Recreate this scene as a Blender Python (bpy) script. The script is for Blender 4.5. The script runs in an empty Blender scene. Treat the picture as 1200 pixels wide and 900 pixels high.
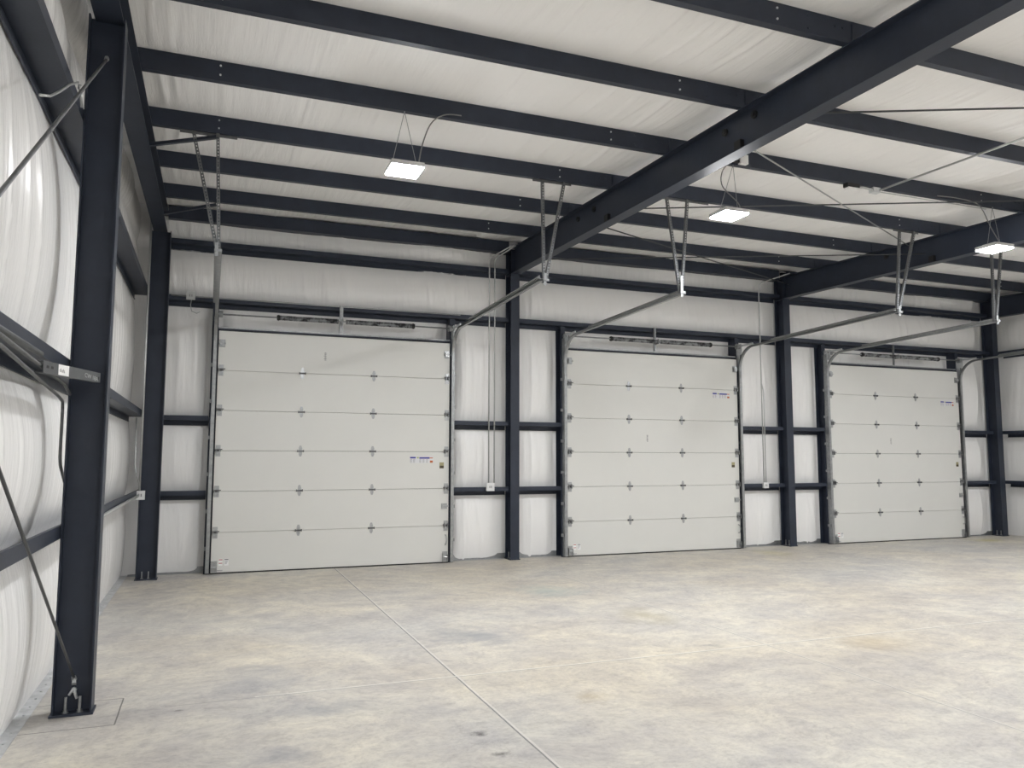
import bpy, math, random
import numpy as np
from mathutils import Vector, Matrix
random.seed(7)
SC = bpy.context.scene
COL = SC.collection

# ------------------------------------------------------------------ materials
def new_mat(name):
    m = bpy.data.materials.new(name); m.use_nodes = True
    nt = m.node_tree
    return m, nt, nt.nodes['Principled BSDF']

def noise_node(nt, scale, detail=4, rough=.55, vec=None):
    n = nt.nodes.new('ShaderNodeTexNoise')
    n.inputs['Scale'].default_value = scale; n.inputs['Detail'].default_value = detail
    n.inputs['Roughness'].default_value = rough
    if vec is not None: nt.links.new(vec, n.inputs['Vector'])
    return n

def ramp(nt, src, stops):
    r = nt.nodes.new('ShaderNodeValToRGB'); e = r.color_ramp.elements
    while len(e) < len(stops): e.new(.5)
    for k, (p, c) in enumerate(stops):
        e[k].position = p; e[k].color = (*c, 1)
    nt.links.new(src, r.inputs['Fac']); return r

def simple(name, col, rough=.5, metal=0., var=.08, scale=6, bump=0., bscale=60, spec=.5):
    m, nt, b = new_mat(name)
    tc = nt.nodes.new('ShaderNodeTexCoord')
    n = noise_node(nt, scale, 5, .6, tc.outputs['Object'])
    lo = tuple(c*(1-var) for c in col); hi = tuple(min(1, c*(1+var)) for c in col)
    r = ramp(nt, n.outputs['Fac'], [(.3, lo), (.7, hi)])
    nt.links.new(r.outputs['Color'], b.inputs['Base Color'])
    b.inputs['Roughness'].default_value = rough; b.inputs['Metallic'].default_value = metal
    b.inputs['Specular IOR Level'].default_value = spec
    if bump:
        n2 = noise_node(nt, bscale, 3, .5, tc.outputs['Object'])
        bp = nt.nodes.new('ShaderNodeBump'); bp.inputs['Strength'].default_value = bump
        bp.inputs['Distance'].default_value = .004
        nt.links.new(n2.outputs['Fac'], bp.inputs['Height']); nt.links.new(bp.outputs['Normal'], b.inputs['Normal'])
    return m

M = {}
M['steel'] = simple('painted_dark_steel', (.027, .034, .052), .46, 0, .14, 3.5, .15, 40, .35)
M['black'] = simple('black_rubber', (.012, .012, .013), .6)
M['hanger'] = simple('dull_punched_steel', (.16, .165, .17), .5, .6, .2, 30)
M['rod'] = simple('dark_rod_steel', (.075, .08, .085), .5, .4, .1, 10)
M['sheet'] = simple('galvanised_base_sheet', (.52, .53, .54), .34, .30, .25, 9)
M['label'] = simple('pale_label_paper', (.70, .70, .72), .5, 0, .02)
M['galv'] = simple('galvanised_steel', (.33, .34, .345), .42, .7, .16, 22)
M['conduit'] = simple('electrical_conduit', (.52, .53, .53), .38, .6, .06, 15)
M['bright'] = simple('bright_zinc_plate', (.66, .68, .69), .34, .7, .1, 30)
M['door'] = simple('white_door_enamel', (.69, .69, .665), .42, 0, .015, 1.5, .25, 160, .4)
M['hinge'] = simple('hinge_zinc', (.40, .41, .42), .30, .7, .15, 40)
M['barrel'] = simple('dark_hinge_barrel', (.13, .13, .135), .4, .6, .1, 40)
M['boxgrey'] = simple('outlet_cover', (.72, .73, .73), .4, .1, .05)
M['white'] = simple('white_sticker', (.85, .85, .85), .5, 0, .02)
M['blue'] = simple('blue_print', (.03, .035, .30), .5, 0, .05)
M['green'] = simple('green_print', (.35, .42, .16), .5, 0, .05)
M['orange'] = simple('orange_print', (.50, .13, .04), .5, 0, .05)
M['redprint'] = simple('red_print', (.45, .05, .05), .5, 0, .05)
M['greyprint'] = simple('grey_print', (.22, .22, .23), .5, 0, .05)
M['gold'] = simple('gold_print', (.34, .31, .17), .5, 0, .05)
M['brown'] = simple('dark_brown_print', (.06, .045, .02), .5, 0, .05)
M['chalk'] = simple('chalk_mark', (.45, .46, .45), .8, 0, .3, 200)
M['cable'] = simple('grey_cable', (.20, .20, .20), .5, 0, .05)
M['housing'] = simple('white_lamp_housing', (.6, .6, .6), .4, 0, .03)

def spring_mat():
    m, nt, b = new_mat('oiled_spring_steel')
    tc = nt.nodes.new('ShaderNodeTexCoord')
    n = noise_node(nt, 14, 3, .6, tc.outputs['Object'])
    r = ramp(nt, n.outputs['Fac'], [(.40, (.03, .03, .033)), (.60, (.30, .31, .32))])
    nt.links.new(r.outputs['Color'], b.inputs['Base Color'])
    b.inputs['Metallic'].default_value = .6; b.inputs['Roughness'].default_value = .4
    return m
M['spring'] = spring_mat()

def vinyl(name, along, rough=.27):
    """white vinyl faced insulation, fine creases running along one direction"""
    m, nt, b = new_mat(name)
    tc = nt.nodes.new('ShaderNodeTexCoord'); mp = nt.nodes.new('ShaderNodeMapping')
    nt.links.new(tc.outputs['Object'], mp.inputs['Vector'])
    s = {'x': (.5, 9, 9), 'y': (9, .35, 9), 'z': (9, 9, .5)}[along]
    mp.inputs['Scale'].default_value = s
    n = noise_node(nt, 2.2, 5, .62, mp.outputs['Vector'])
    n2 = noise_node(nt, .8, 3, .5, tc.outputs['Object'])
    r = ramp(nt, n2.outputs['Fac'], [(.3, (.88, .875, .87)), (.7, (.90, .895, .89))])
    nt.links.new(r.outputs['Color'], b.inputs['Base Color'])
    bp = nt.nodes.new('ShaderNodeBump'); bp.inputs['Strength'].default_value = .5; bp.inputs['Distance'].default_value = .016
    nt.links.new(n.outputs['Fac'], bp.inputs['Height']); nt.links.new(bp.outputs['Normal'], b.inputs['Normal'])
    b.inputs['Roughness'].default_value = rough; b.inputs['Specular IOR Level'].default_value = .45
    return m
M['vinyl_wall'] = vinyl('white_vinyl_wall_insulation', 'z')
M['vinyl_roof'] = vinyl('white_vinyl_roof_insulation', 'y', .55)

def floor_mat():
    m, nt, b = new_mat('burnished_concrete')
    N, Lk = nt.nodes, nt.links
    tc = N.new('ShaderNodeTexCoord'); P = tc.outputs['Object']
    sep = N.new('ShaderNodeSeparateXYZ'); Lk.new(P, sep.inputs[0])
    warp = noise_node(nt, .9, 3, .5, P)
    mp = N.new('ShaderNodeMapping'); mp.inputs['Scale'].default_value = (1.0, 1.15, 1); Lk.new(P, mp.inputs['Vector'])
    mixv = N.new('ShaderNodeMixRGB'); mixv.blend_type = 'ADD'; mixv.inputs['Fac'].default_value = .55
    Lk.new(mp.outputs['Vector'], mixv.inputs['Color1']); Lk.new(warp.outputs['Color'], mixv.inputs['Color2'])
    n1 = noise_node(nt, 1.7, 9, .72, mixv.outputs['Color'])
    n2 = noise_node(nt, .35, 4, .55, mixv.outputs['Color'])
    n3 = noise_node(nt, 7, 8, .75, mixv.outputs['Color'])
    r1 = ramp(nt, n1.outputs['Fac'], [(.28, (.41, .395, .392)), (.42, (.53, .508, .482)), (.53, (.615, .590, .540)), (.67, (.72, .69, .61))])
    r2 = ramp(nt, n2.outputs['Fac'], [(.35, (.90, .915, .945)), (.50, (1, .99, .97)), (.66, (1.0, .965, .90))])
    r3 = ramp(nt, n3.outputs['Fac'], [(.32, (.80, .79, .795)), (.50, (.97, .965, .96)), (.70, (1.05, 1.04, 1.02))])
    n4 = noise_node(nt, 26, 6, .75, mixv.outputs['Color'])
    r4 = ramp(nt, n4.outputs['Fac'], [(.36, (.86, .85, .85)), (.52, (1, 1, 1)), (.70, (1.06, 1.05, 1.04))])
    a = N.new('ShaderNodeMixRGB'); a.blend_type = 'MULTIPLY'; a.inputs['Fac'].default_value = 1
    Lk.new(r1.outputs['Color'], a.inputs['Color1']); Lk.new(r2.outputs['Color'], a.inputs['Color2'])
    c = N.new('ShaderNodeMixRGB'); c.blend_type = 'MULTIPLY'; c.inputs['Fac'].default_value = 1
    Lk.new(a.outputs['Color'], c.inputs['Color1']); Lk.new(r3.outputs['Color'], c.inputs['Color2'])
    c4 = N.new('ShaderNodeMixRGB'); c4.blend_type = 'MULTIPLY'; c4.inputs['Fac'].default_value = 1
    Lk.new(c.outputs['Color'], c4.inputs['Color1']); Lk.new(r4.outputs['Color'], c4.inputs['Color2'])
    cur = c4.outputs['Color']
    def math_(op, x, y=None):
        n = N.new('ShaderNodeMath'); n.operation = op
        for k, v in enumerate((x, y)):
            if v is None: continue
            if isinstance(v, (int, float)): n.inputs[k].default_value = v
            else: Lk.new(v, n.inputs[k])
        return n.outputs[0]
    def mixc(fac, col):
        nonlocal cur
        x = N.new('ShaderNodeMixRGB'); Lk.new(fac, x.inputs['Fac']); Lk.new(cur, x.inputs['Color1'])
        x.inputs['Color2'].default_value = (*col, 1); cur = x.outputs['Color']
    # worn stains that have a shape of their own
    for (sx, sy, rx, ry, col, st) in [
            (1.58, -7.80, .06, .05, (.12, .11, .11), .95), (1.585, -8.15, .06, .035, (.15, .14, .13), .9),
            (5.85, -6.75, .42, .30, (.42, .33, .20), .55), (4.50, -4.95, .30, .45, (.44, .38, .22), .5),
            (2.60, -7.35, .14, .16, (.44, .36, .22), .5), (2.45, -5.30, .35, .40, (.30, .31, .33), .45),
            (4.15, -3.05, .40, .45, (.36, .45, .43), .45), (9.62, -.75, .35, .45, (.46, .42, .18), .55),
            (15.4, -.55, .4, .35, (.48, .42, .10), .6), (.35, -6.0, .35, .5, (.27, .28, .31), .35),
            (.75, -6.95, .30, .22, (.27, .28, .31), .45), (2.3, -5.0, .3, .5, (.25, .26, .28), .4),
            (-.20, -6.63, .035, .02, (.14, .13, .12), .8), (4.35, -6.35, .10, .08, (.24, .24, .24), .7),
            (.4, -7.75, .25, .2, (.27, .28, .31), .4)]:
        dx = math_('DIVIDE', math_('SUBTRACT', sep.outputs[0], sx), rx)
        dy = math_('DIVIDE', math_('SUBTRACT', sep.outputs[1], sy), ry)
        d = math_('SQRT', math_('ADD', math_('MULTIPLY', dx, dx), math_('MULTIPLY', dy, dy)))
        d = math_('ADD', d, math_('MULTIPLY', math_('SUBTRACT', (n3 if rx < .2 else n1).outputs['Fac'], .5), 3.2))
        f = math_('MULTIPLY', math_('MINIMUM', math_('MAXIMUM', math_('SUBTRACT', 1.15, d), 0.), 1.), st)
        mixc(f, col)
    # saw cut joints: thin dark grooves with a paler worn edge
    wob = math_('MULTIPLY', math_('SUBTRACT', n1.outputs['Fac'], .5), .01)
    def line(axis, pos, w, col, st, lo=None, hi=None, axis2=None):
        v = math_('ABSOLUTE', math_('SUBTRACT', math_('ADD', sep.outputs[axis], wob), pos))
        f = math_('LESS_THAN', v, w)
        if lo is not None:
            f = math_('MULTIPLY', f, math_('GREATER_THAN', sep.outputs[axis2], lo))
            f = math_('MULTIPLY', f, math_('LESS_THAN', sep.outputs[axis2], hi))
        mixc(math_('MULTIPLY', f, st), col)
    for pos in (1.815, 4.83, 7.7, 10.72, 13.6):
        line(0, pos+.008, .016, (.72, .70, .65), .5 if pos < 2 else .3)
        line(0, pos, .0065 if pos < 2 else .005, (.17, .17, .17), .9 if pos < 2 else .6)
    line(1, -6.49, .011, (.78, .76, .70), .6, .3, 17, 0)
    line(1, -6.506, .006, (.2, .2, .2), .55, -.3, 17, 0)
    line(1, -12.4, .005, (.2, .2, .2), .7)
    for (ax, pos, lo, hi, a2) in ((1, -6.19, -1.2, -.585, 0), (1, -6.79, -1.2, -.585, 0), (0, -.585, -6.79, -6.19, 1)):
        line(ax, pos, .005, (.10, .10, .09), .85, lo, hi, a2)
    Lk.new(cur, b.inputs['Base Color'])
    rr = ramp(nt, n1.outputs['Fac'], [(.3, (.46, .46, .46)), (.7, (.62, .62, .62))])
    Lk.new(rr.outputs['Color'], b.inputs['Roughness'])
    bp = N.new('ShaderNodeBump'); bp.inputs['Strength'].default_value = .12; bp.inputs['Distance'].default_value = .004
    Lk.new(n3.outputs['Fac'], bp.inputs['Height']); Lk.new(bp.outputs['Normal'], b.inputs['Normal'])
    b.inputs['Specular IOR Level'].default_value = .35
    return m
M['floor'] = floor_mat()

LAMP = 372.0
m, nt, b = new_mat('lit_led_panel')
b.inputs['Base Color'].default_value = (1, 1, 1, 1)
b.inputs['Emission Color'].default_value = (.97, .985, 1.0, 1)
b.inputs['Emission Strength'].default_value = LAMP
M['led'] = m

# ------------------------------------------------------------------ mesh helper
class MB:
    def __init__(s): s.v = []; s.f = []
    def add(s, vs, fs):
        o = len(s.v); s.v += [tuple(v) for v in vs]; s.f += [tuple(i+o for i in f) for f in fs]; return s
    def box(s, x0, x1, y0, y1, z0, z1):
        vs = [(x, y, z) for z in (z0, z1) for y in (y0, y1) for x in (x0, x1)]
        return s.add(vs, [(0, 2, 3, 1), (4, 5, 7, 6), (0, 1, 5, 4), (1, 3, 7, 5), (3, 2, 6, 7), (2, 0, 4, 6)])
    def prism(s, prof, path, up=(0, 0, 1)):
        """closed 2D profile (a,b) swept along a polyline; a = sideways, b = up"""
        path = [Vector(p) for p in path]; n = len(prof); base = len(s.v); up = Vector(up)
        for k, p in enumerate(path):
            t = ((path[min(k+1, len(path)-1)]-p).normalized() + (p-path[max(k-1, 0)]).normalized()).normalized()
            side = t.cross(up)
            if side.length < 1e-5: side = Vector((1, 0, 0))
            side.normalize(); u = side.cross(t).normalized()
            for (a, bb) in prof: s.v.append(tuple(p + side*a + u*bb))
        for k in range(len(path)-1):
            for i in range(n):
                j = (i+1) % n; o = base+k*n
                s.f.append((o+i, o+j, o+n+j, o+n+i))
        s.f.append(tuple(base+i for i in reversed(range(n))))
        o = base+(len(path)-1)*n; s.f.append(tuple(o+i for i in range(n)))
        return s
    def tube(s, path, r, n=8):
        path = [Vector(p) for p in path]; base = len(s.v); m = len(path)
        u = None
        for k, p in enumerate(path):
            a = (path[min(k+1, m-1)]-p); c = (p-path[max(k-1, 0)])
            t = (a.normalized()+c.normalized()).normalized()
            if u is None: u = t.orthogonal().normalized()
            u = (u-t*u.dot(t)).normalized(); w = t.cross(u)
            for i in range(n):
                q = 2*math.pi*i/n; s.v.append(tuple(p+u*(r*math.cos(q))+w*(r*math.sin(q))))
        for k in range(m-1):
            for i in range(n):
                j = (i+1) % n; o = base+k*n; s.f.append((o+i, o+j, o+n+j, o+n+i))
        s.f.append(tuple(base+i for i in reversed(range(n))))
        o = base+(m-1)*n; s.f.append(tuple(o+i for i in range(n)))
        return s
    def cyl(s, c, axis, r, h, n=14, r2=None):
        a = 'xyz'.index(axis); p0 = Vector(c); p1 = Vector(c); p1[a] += h
        o = [(1, 2), (2, 0), (0, 1)][a]; r2 = r if r2 is None else r2
        vs = []
        for p, rr in ((p0, r), (p1, r2)):
            for i in range(n):
                q = Vector(p); q[o[0]] += rr*math.cos(2*math.pi*i/n); q[o[1]] += rr*math.sin(2*math.pi*i/n); vs.append(q)
        fs = [(i, (i+1) % n, n+(i+1) % n, n+i) for i in range(n)]
        fs += [tuple(reversed(range(n))), tuple(range(n, 2*n))]
        return s.add(vs, fs)
    def origin(s):
        a = np.array(s.v); lo, hi = a.min(0), a.max(0)
        return Vector(((lo[0]+hi[0])/2, (lo[1]+hi[1])/2, lo[2]))
    def mesh(s, name, m, org, smooth=False):
        me = bpy.data.meshes.new(name)
        me.from_pydata([tuple(Vector(v)-org) for v in s.v], [], s.f)
        me.materials.append(m)
        import bmesh
        bm = bmesh.new(); bm.from_mesh(me); bmesh.ops.recalc_face_normals(bm, faces=bm.faces); bm.to_mesh(me); bm.free()
        if smooth: me.shade_smooth()
        return me
    def build(s, name, m, parent=None, smooth=False, org=None):
        org = Vector(org) if org is not None else s.origin()
        o = bpy.data.objects.new(name, s.mesh(name, m, org, smooth)); COL.objects.link(o)
        place(o, org, parent); return o

WP = {}
def place(o, world, parent):
    world = Vector(world)
    if parent is not None:
        o.parent = parent; o.location = world - WP[parent.name]
    else: o.location = world
    WP[o.name] = world

def tag(o, label, cat, group=None, kind=None):
    o['label'] = label; o['category'] = cat
    if group: o['group'] = group
    if kind: o['kind'] = kind
    return o

def thing(name, label, cat, loc, group=None, kind=None):
    o = bpy.data.objects.new(name, None); COL.objects.link(o); o.empty_display_size = .1
    place(o, loc, None); return tag(o, label, cat, group, kind)

def inst(name, mesh, loc, parent):
    o = bpy.data.objects.new(name, mesh); COL.objects.link(o); place(o, loc, parent); return o

# ------------------------------------------------------------------ layout numbers (metres)
XL, XR, YB, YF = -1.22, 17.0, .27, -16.5     # insulation planes
BAYS = [-.87, 4.83, 10.72, 16.62]            # frame lines
DX = [0., 5.84, 11.77]; DW, DH = 3.66, 3.658 # doors
zr = lambda y: 5.40 + .0315*y                # top of rafters
PY = [-.93 - 1.385*k for k in range(6)]      # purlin webs
GZ = [1.16, 2.28, 4.10, 4.97]                # girt webs
T = .008

# ------------------------------------------------------------------ insulation surfaces
rng = np.random.default_rng(3)
def vnoise(x, seed, per=4096):
    r = np.random.default_rng(seed).random(per); i = np.floor(x).astype(int); f = x-i; f = f*f*(3-2*f)
    return r[i % per]*(1-f)+r[(i+1) % per]*f
def creases(u, w, seed, lean=.06):
    """sharp folds running along w, positions in u"""
    uu = u + lean*w + .05*np.sin(w*1.7+seed)
    a = np.abs(vnoise(uu*5.5, seed)-.5)*2
    b_ = np.abs(vnoise(uu*14+w*.7, seed+1)-.5)*2
    env = vnoise(u*1.1+3, seed+2)
    env2 = vnoise(u*.45+w*.3, seed+3)
    return (1-a)**4*.026*env + (1-b_)**2*.011*env2 + .03*vnoise(uu*1.6, seed+4)

def grid_obj(name, us, ws, fn, m, keep=None):
    U, W = np.meshgrid(us, ws, indexing='ij')
    Pp = fn(U, W); nu, nw = U.shape
    verts = np.stack(Pp, -1).reshape(-1, 3)
    fs = []
    for i in range(nu-1):
        for j in range(nw-1):
            if keep is not None and not keep((us[i]+us[i+1])/2, (ws[j]+ws[j+1])/2): continue
            a = i*nw+j; fs.append((a, a+nw, a+nw+1, a+1))
    me = bpy.data.meshes.new(name); me.from_pydata(verts.tolist(), [], fs); me.materials.append(m)
    import bmesh
    bm = bmesh.new(); bm.from_mesh(me); bmesh.ops.delete(bm, geom=[v for v in bm.verts if not v.link_faces], context='VERTS')
    bm.to_mesh(me); bm.free()
    me.shade_smooth()
    o = bpy.data.objects.new(name, me); COL.objects.link(o); return o

def bulge(w, knots, p=1.0):
    out = np.zeros_like(w)
    for a, b_ in zip(knots[:-1], knots[1:]):
        k = (w >= a) & (w <= b_); t = (w-a)/(b_-a)
        out = np.where(k, np.sin(np.pi*np.clip(t, 0, 1))**p, out)
    return out
KN = [0.]+GZ+[5.62]
def wallfn(seed, amp, cw=.30, cr=1.0):
    def d(u, w):
        bl = bulge(w, KN, .75)
        width = .55+.9*vnoise(u*cw+seed, seed+9)
        big = vnoise(u*1.3+seed*3.1, seed+11)
        return bl*amp*np.where(w < GZ[0], .75, 1.)*(.35+.65*big)*width + cr*np.where(w < GZ[1], .55, 1.)*creases(u, w, seed)*(.08+.92*bl) 
    return d
dL, dB0, dR, dF = wallfn(21, .105, cr=.8), wallfn(5, .10), wallfn(33, .07), wallfn(40, .05)
def dB(X, Z):
    m = np.ones_like(X)
    for c in BAYS[1:]: m = np.minimum(m, np.clip((np.abs(X-c)-.11)/.30, .06, 1))
    for d in DX:
        for c in (d-.06, d+DW+.06): m = np.minimum(m, np.where(Z < 4.1, np.clip((np.abs(X-c)-.10)/.16, .03, 1)**.7, 1))
    return dB0(X, Z)*m

def zs(n=9):
    out = []
    for a, b_ in zip(KN[:-1], KN[1:]): out += list(np.linspace(a, b_, max(6, int((b_-a)/.07)))[:-1])
    return np.array(out+[KN[-1]])
ZS = zs()
def inseam(u, step, off, w=.02): return np.abs((u-off+step/2) % step-step/2) < w

def back_keep(x, z):
    for d in DX:
        if d-.02 < x < d+DW+.02 and z < DH+.03: return False
    return True
xs = sorted(set(list(np.arange(-1.25, 17.06, .022)) + [v for d in DX for v in (d-.02, d+DW+.02)]))
zsb = np.array(sorted(set(list(ZS)+[DH+.03])))
o = grid_obj('wall_back', np.array(xs), zsb, lambda X, Z: (X, YB - dB(X, Z) - np.where(inseam(X, 1.22, .35, .012), .006, 0), Z), M['vinyl_wall'], back_keep)
tag(o, 'white vinyl insulated wall behind the three overhead doors', 'wall', kind='structure')
o = grid_obj('wall_left', np.arange(YF, .42, .022), ZS, lambda Y, Z: (XL + dL(Y, Z), Y, Z), M['vinyl_wall'])
tag(o, 'bulging white vinyl insulated wall on the left, behind the near steel column', 'wall', kind='structure')
o = grid_obj('wall_right', np.arange(YF, .42, .04), ZS, lambda Y, Z: (XR - dR(Y, Z), Y, Z), M['vinyl_wall'])
tag(o, 'white vinyl insulated end wall at the far right edge of the room', 'wall', kind='structure')
o = grid_obj('wall_front', np.arange(-1.3, 17.1, .06), ZS, lambda X, Z: (X, YF + dF(X, Z), Z), M['vinyl_wall'])
tag(o, 'white vinyl insulated wall facing the three overhead doors', 'wall', kind='structure')

allp = [.28]+PY+[PY[-1]-1.385*k for k in range(1, 7)]
def roof_fn(X, Y):
    kn = sorted(allp)
    bl = bulge(Y, kn, .7)
    z = zr(Y)+.194 - bl*(.022+.03*vnoise(X*.7+Y*.2, 77)) - creases(X, Y, 55, .03)*bl
    for xr_ in BAYS[1:]:
        for off, am in ((-.62, .022), (-.95, .012), (.55, .016)):
            z -= bl*am*np.exp(-((X-xr_-off-.05*np.sin(Y*1.3))/.028)**2)
    z -= np.where(inseam(X, 1.83, .76, .010), .010, 0)*bl
    return X, Y, z
ys = []
kk = sorted(allp)
for a, b_ in zip(kk[:-1], kk[1:]): ys += list(np.linspace(a, b_, 16)[:-1])
ys = np.array([YF-.05]+[y for y in ys if y > YF]+[.28, .36])
o = grid_obj('ceiling', np.arange(-1.28, 17.08, .022), ys, roof_fn, M['vinyl_roof'])
tag(o, 'white vinyl faced roof insulation sagging between the dark purlins', 'ceiling', kind='structure')

fl = MB().box(-1.4, 17.2, -16.7, .6, -.15, 0).build('floor', M['floor'], org=(0, 0, 0))
tag(fl, 'mottled grey and cream concrete slab with saw cut joints', 'floor', kind='structure')

# galvanised base angle along the walls
b = MB(); b.box(-1.26, -1.13, YF, .3, .0, .003).box(-1.262, -1.255, YF, .3, 0, .10)
for k in range(80): b.cyl((-1.17, -.87-k*.19, .003), 'z', .008, .006, 6)
tag(b.build('baseboard_left', M['sheet']), 'galvanised base angle lying along the foot of the left wall', 'base angle', kind='structure')
b = MB()
for (x0, x1) in ((-1.13, -.06), (3.72, 5.78), (9.56, 11.71), (15.49, 17.0)): b.box(x0, x1, .17, .30, 0, .003).box(x0, x1, .262, .268, 0, .09)
tag(b.build('baseboard_back', M['galv']), 'galvanised base angle along the foot of the door wall', 'base angle', kind='structure')

# ------------------------------------------------------------------ steel columns
def isec_z(b, x0, x1, y0, y1, z0, z1, web_axis, tf=.010, tw=.007):
    """upright I section; web_axis 'y': flanges face -y/+y"""
    if web_axis == 'y':
        xc = (x0+x1)/2
        b.box(x0, x1, y0, y0+tf, z0, z1).box(x0, x1, y1-tf, y1, z0, z1).box(xc-tw/2, xc+tw/2, y0+tf, y1-tf, z0, z1)
    else:
        yc = (y0+y1)/2
        b.box(x0, x0+tf, y0, y1, z0, z1).box(x1-tf, x1, y0, y1, z0, z1).box(x0+tf, x1-tf, yc-tw/2, yc+tw/2, z0, z1)

def anchor(cx, cy, z0=.016):
    b = MB(); b.cyl((cx, cy, z0), 'z', .022, .003, 12).cyl((cx, cy, z0+.003), 'z', .017, .014, 6).cyl((cx, cy, z0+.017), 'z', .0095, .085, 8)
    return b

def column(x0, x1, y0, y1, ztop, axis, label, knee=False):
    t = thing('steel_column', label, 'column', ((x0+x1)/2, (y0+y1)/2, 0), 'dark steel building columns')
    b = MB(); isec_z(b, x0, x1, y0, y1, .016, ztop, axis)
    if knee:
        # stiffener plates and rafter end plate in the knee
        b.box(x0+.005, x1-.005, y0+.01, y1-.01, 4.94, 4.952).box(x0, x1, y0, y1, ztop-.012, ztop)
    b.build('shaft', M['steel'], t)
    MB().box(x0-.012, x1+.012, y0-.012, y1+.012, 0, .016).build('base_plate', M['steel'], t)
    if axis == 'y':
        pts = [((x0+x1)/2+sx*.048, y0+q) for sx in (-1, 1) for q in (.075, .17)]
    else:
        pts = [(x0+q, (y0+y1)/2+sy*.045) for sy in (-1, 1) for q in (.08, .165)]
    for p in pts: anchor(*p).build('anchor_bolt', M['galv'], t)
    return t
column(-.995, -.755, -6.50, -6.345, 4.93, 'x', 'dark steel column nearest the camera at the left wall')
column(-.985, -.715, -.30, -.13, 5.05, 'x', 'dark steel column in the far left corner of the room')
for x, lb in zip(BAYS[1:], ('dark steel column between the left and the middle overhead door',
                            'dark steel column between the middle and the right overhead door',
                            'dark steel column to the right of the rightmost overhead door')):
    column(x-.08, x+.08, -.05, .21, zr(0)-.02, 'y', lb, True)

# ------------------------------------------------------------------ rafters
def rafter(xc, bot, w, y_far, y_near, label, plates=(), braceplates=()):
    t = thing('roof_rafter', label, 'rafter', (xc, y_far, bot(y_far)), 'dark steel roof rafters')
    b = MB(); hw = w/2
    n = 24
    yy = [y_far+(y_near-y_far)*k/n for k in range(n+1)]
    def slab(x0, x1, f0, f1):
        vs = []
        for y in yy:
            vs += [(x0, y, f0(y)), (x1, y, f0(y)), (x1, y, f1(y)), (x0, y, f1(y))]
        fs = []
        for k in range(n):
            o = 4*k
            for i in range(4): j = (i+1) % 4; fs.append((o+i, o+j, o+4+j, o+4+i))
        fs += [(3, 2, 1, 0), (4*n, 4*n+1, 4*n+2, 4*n+3)]
        b.add(vs, fs)
    slab(xc-hw, xc+hw, bot, lambda y: bot(y)+.010)
    slab(xc-hw, xc+hw, lambda y: zr(y)-.010, zr)
    slab(xc-.0035, xc+.0035, lambda y: bot(y)+.010, lambda y: zr(y)-.010)
    for y in braceplates:      # stiffeners
        b.box(xc-.05, xc+.05, y-.004, y+.004, bot(y)+.01, zr(y)-.012)
    b.build('beam', M['steel'], t)
    for (y, z) in plates:
        k = MB()
        for sx in (-1, 1):
            k.cyl((xc+sx*.004, y, z), 'x', .040, sx*.022, 14).cyl((xc+sx*.026, y, z), 'x', .022, sx*.012, 6)
        k.build('rod_washer', M['black'], t)
    for y in PY:
        k = MB()
        k.box(xc-.05, xc+.05, y-.006-.066, y-.006, zr(y)+.0005, zr(y)+.006).box(xc-.05, xc+.05, y-.012, y-.0045, zr(y)+.006, zr(y)+.17)
        k.build('purlin_clip', M['steel'], t)
    return t
bot = lambda y: 4.945+.0235*y
H1, H2 = (-6.56, -6.09), (-3.1, -2.6)
names = ['dark steel rafter crossing the ceiling to the column left of the middle door',
         'dark steel rafter ending at the column left of the right door',
         'dark steel rafter at the far right, ending at the rightmost column']
for x, lb in zip(BAYS[1:], names):
    pl = [(-6.56, 5.10), (-6.09, 5.10), (-3.105, 5.185), (-2.60, 5.19)]
    rafter(x, bot, .165, -.052, YF+.1, lb, pl if x < 12 else ())
rafter(-.865, lambda y: 5.065+.0235*y, .19, .20, YF+.1, 'dark steel end wall rafter along the top of the left wall')

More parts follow.
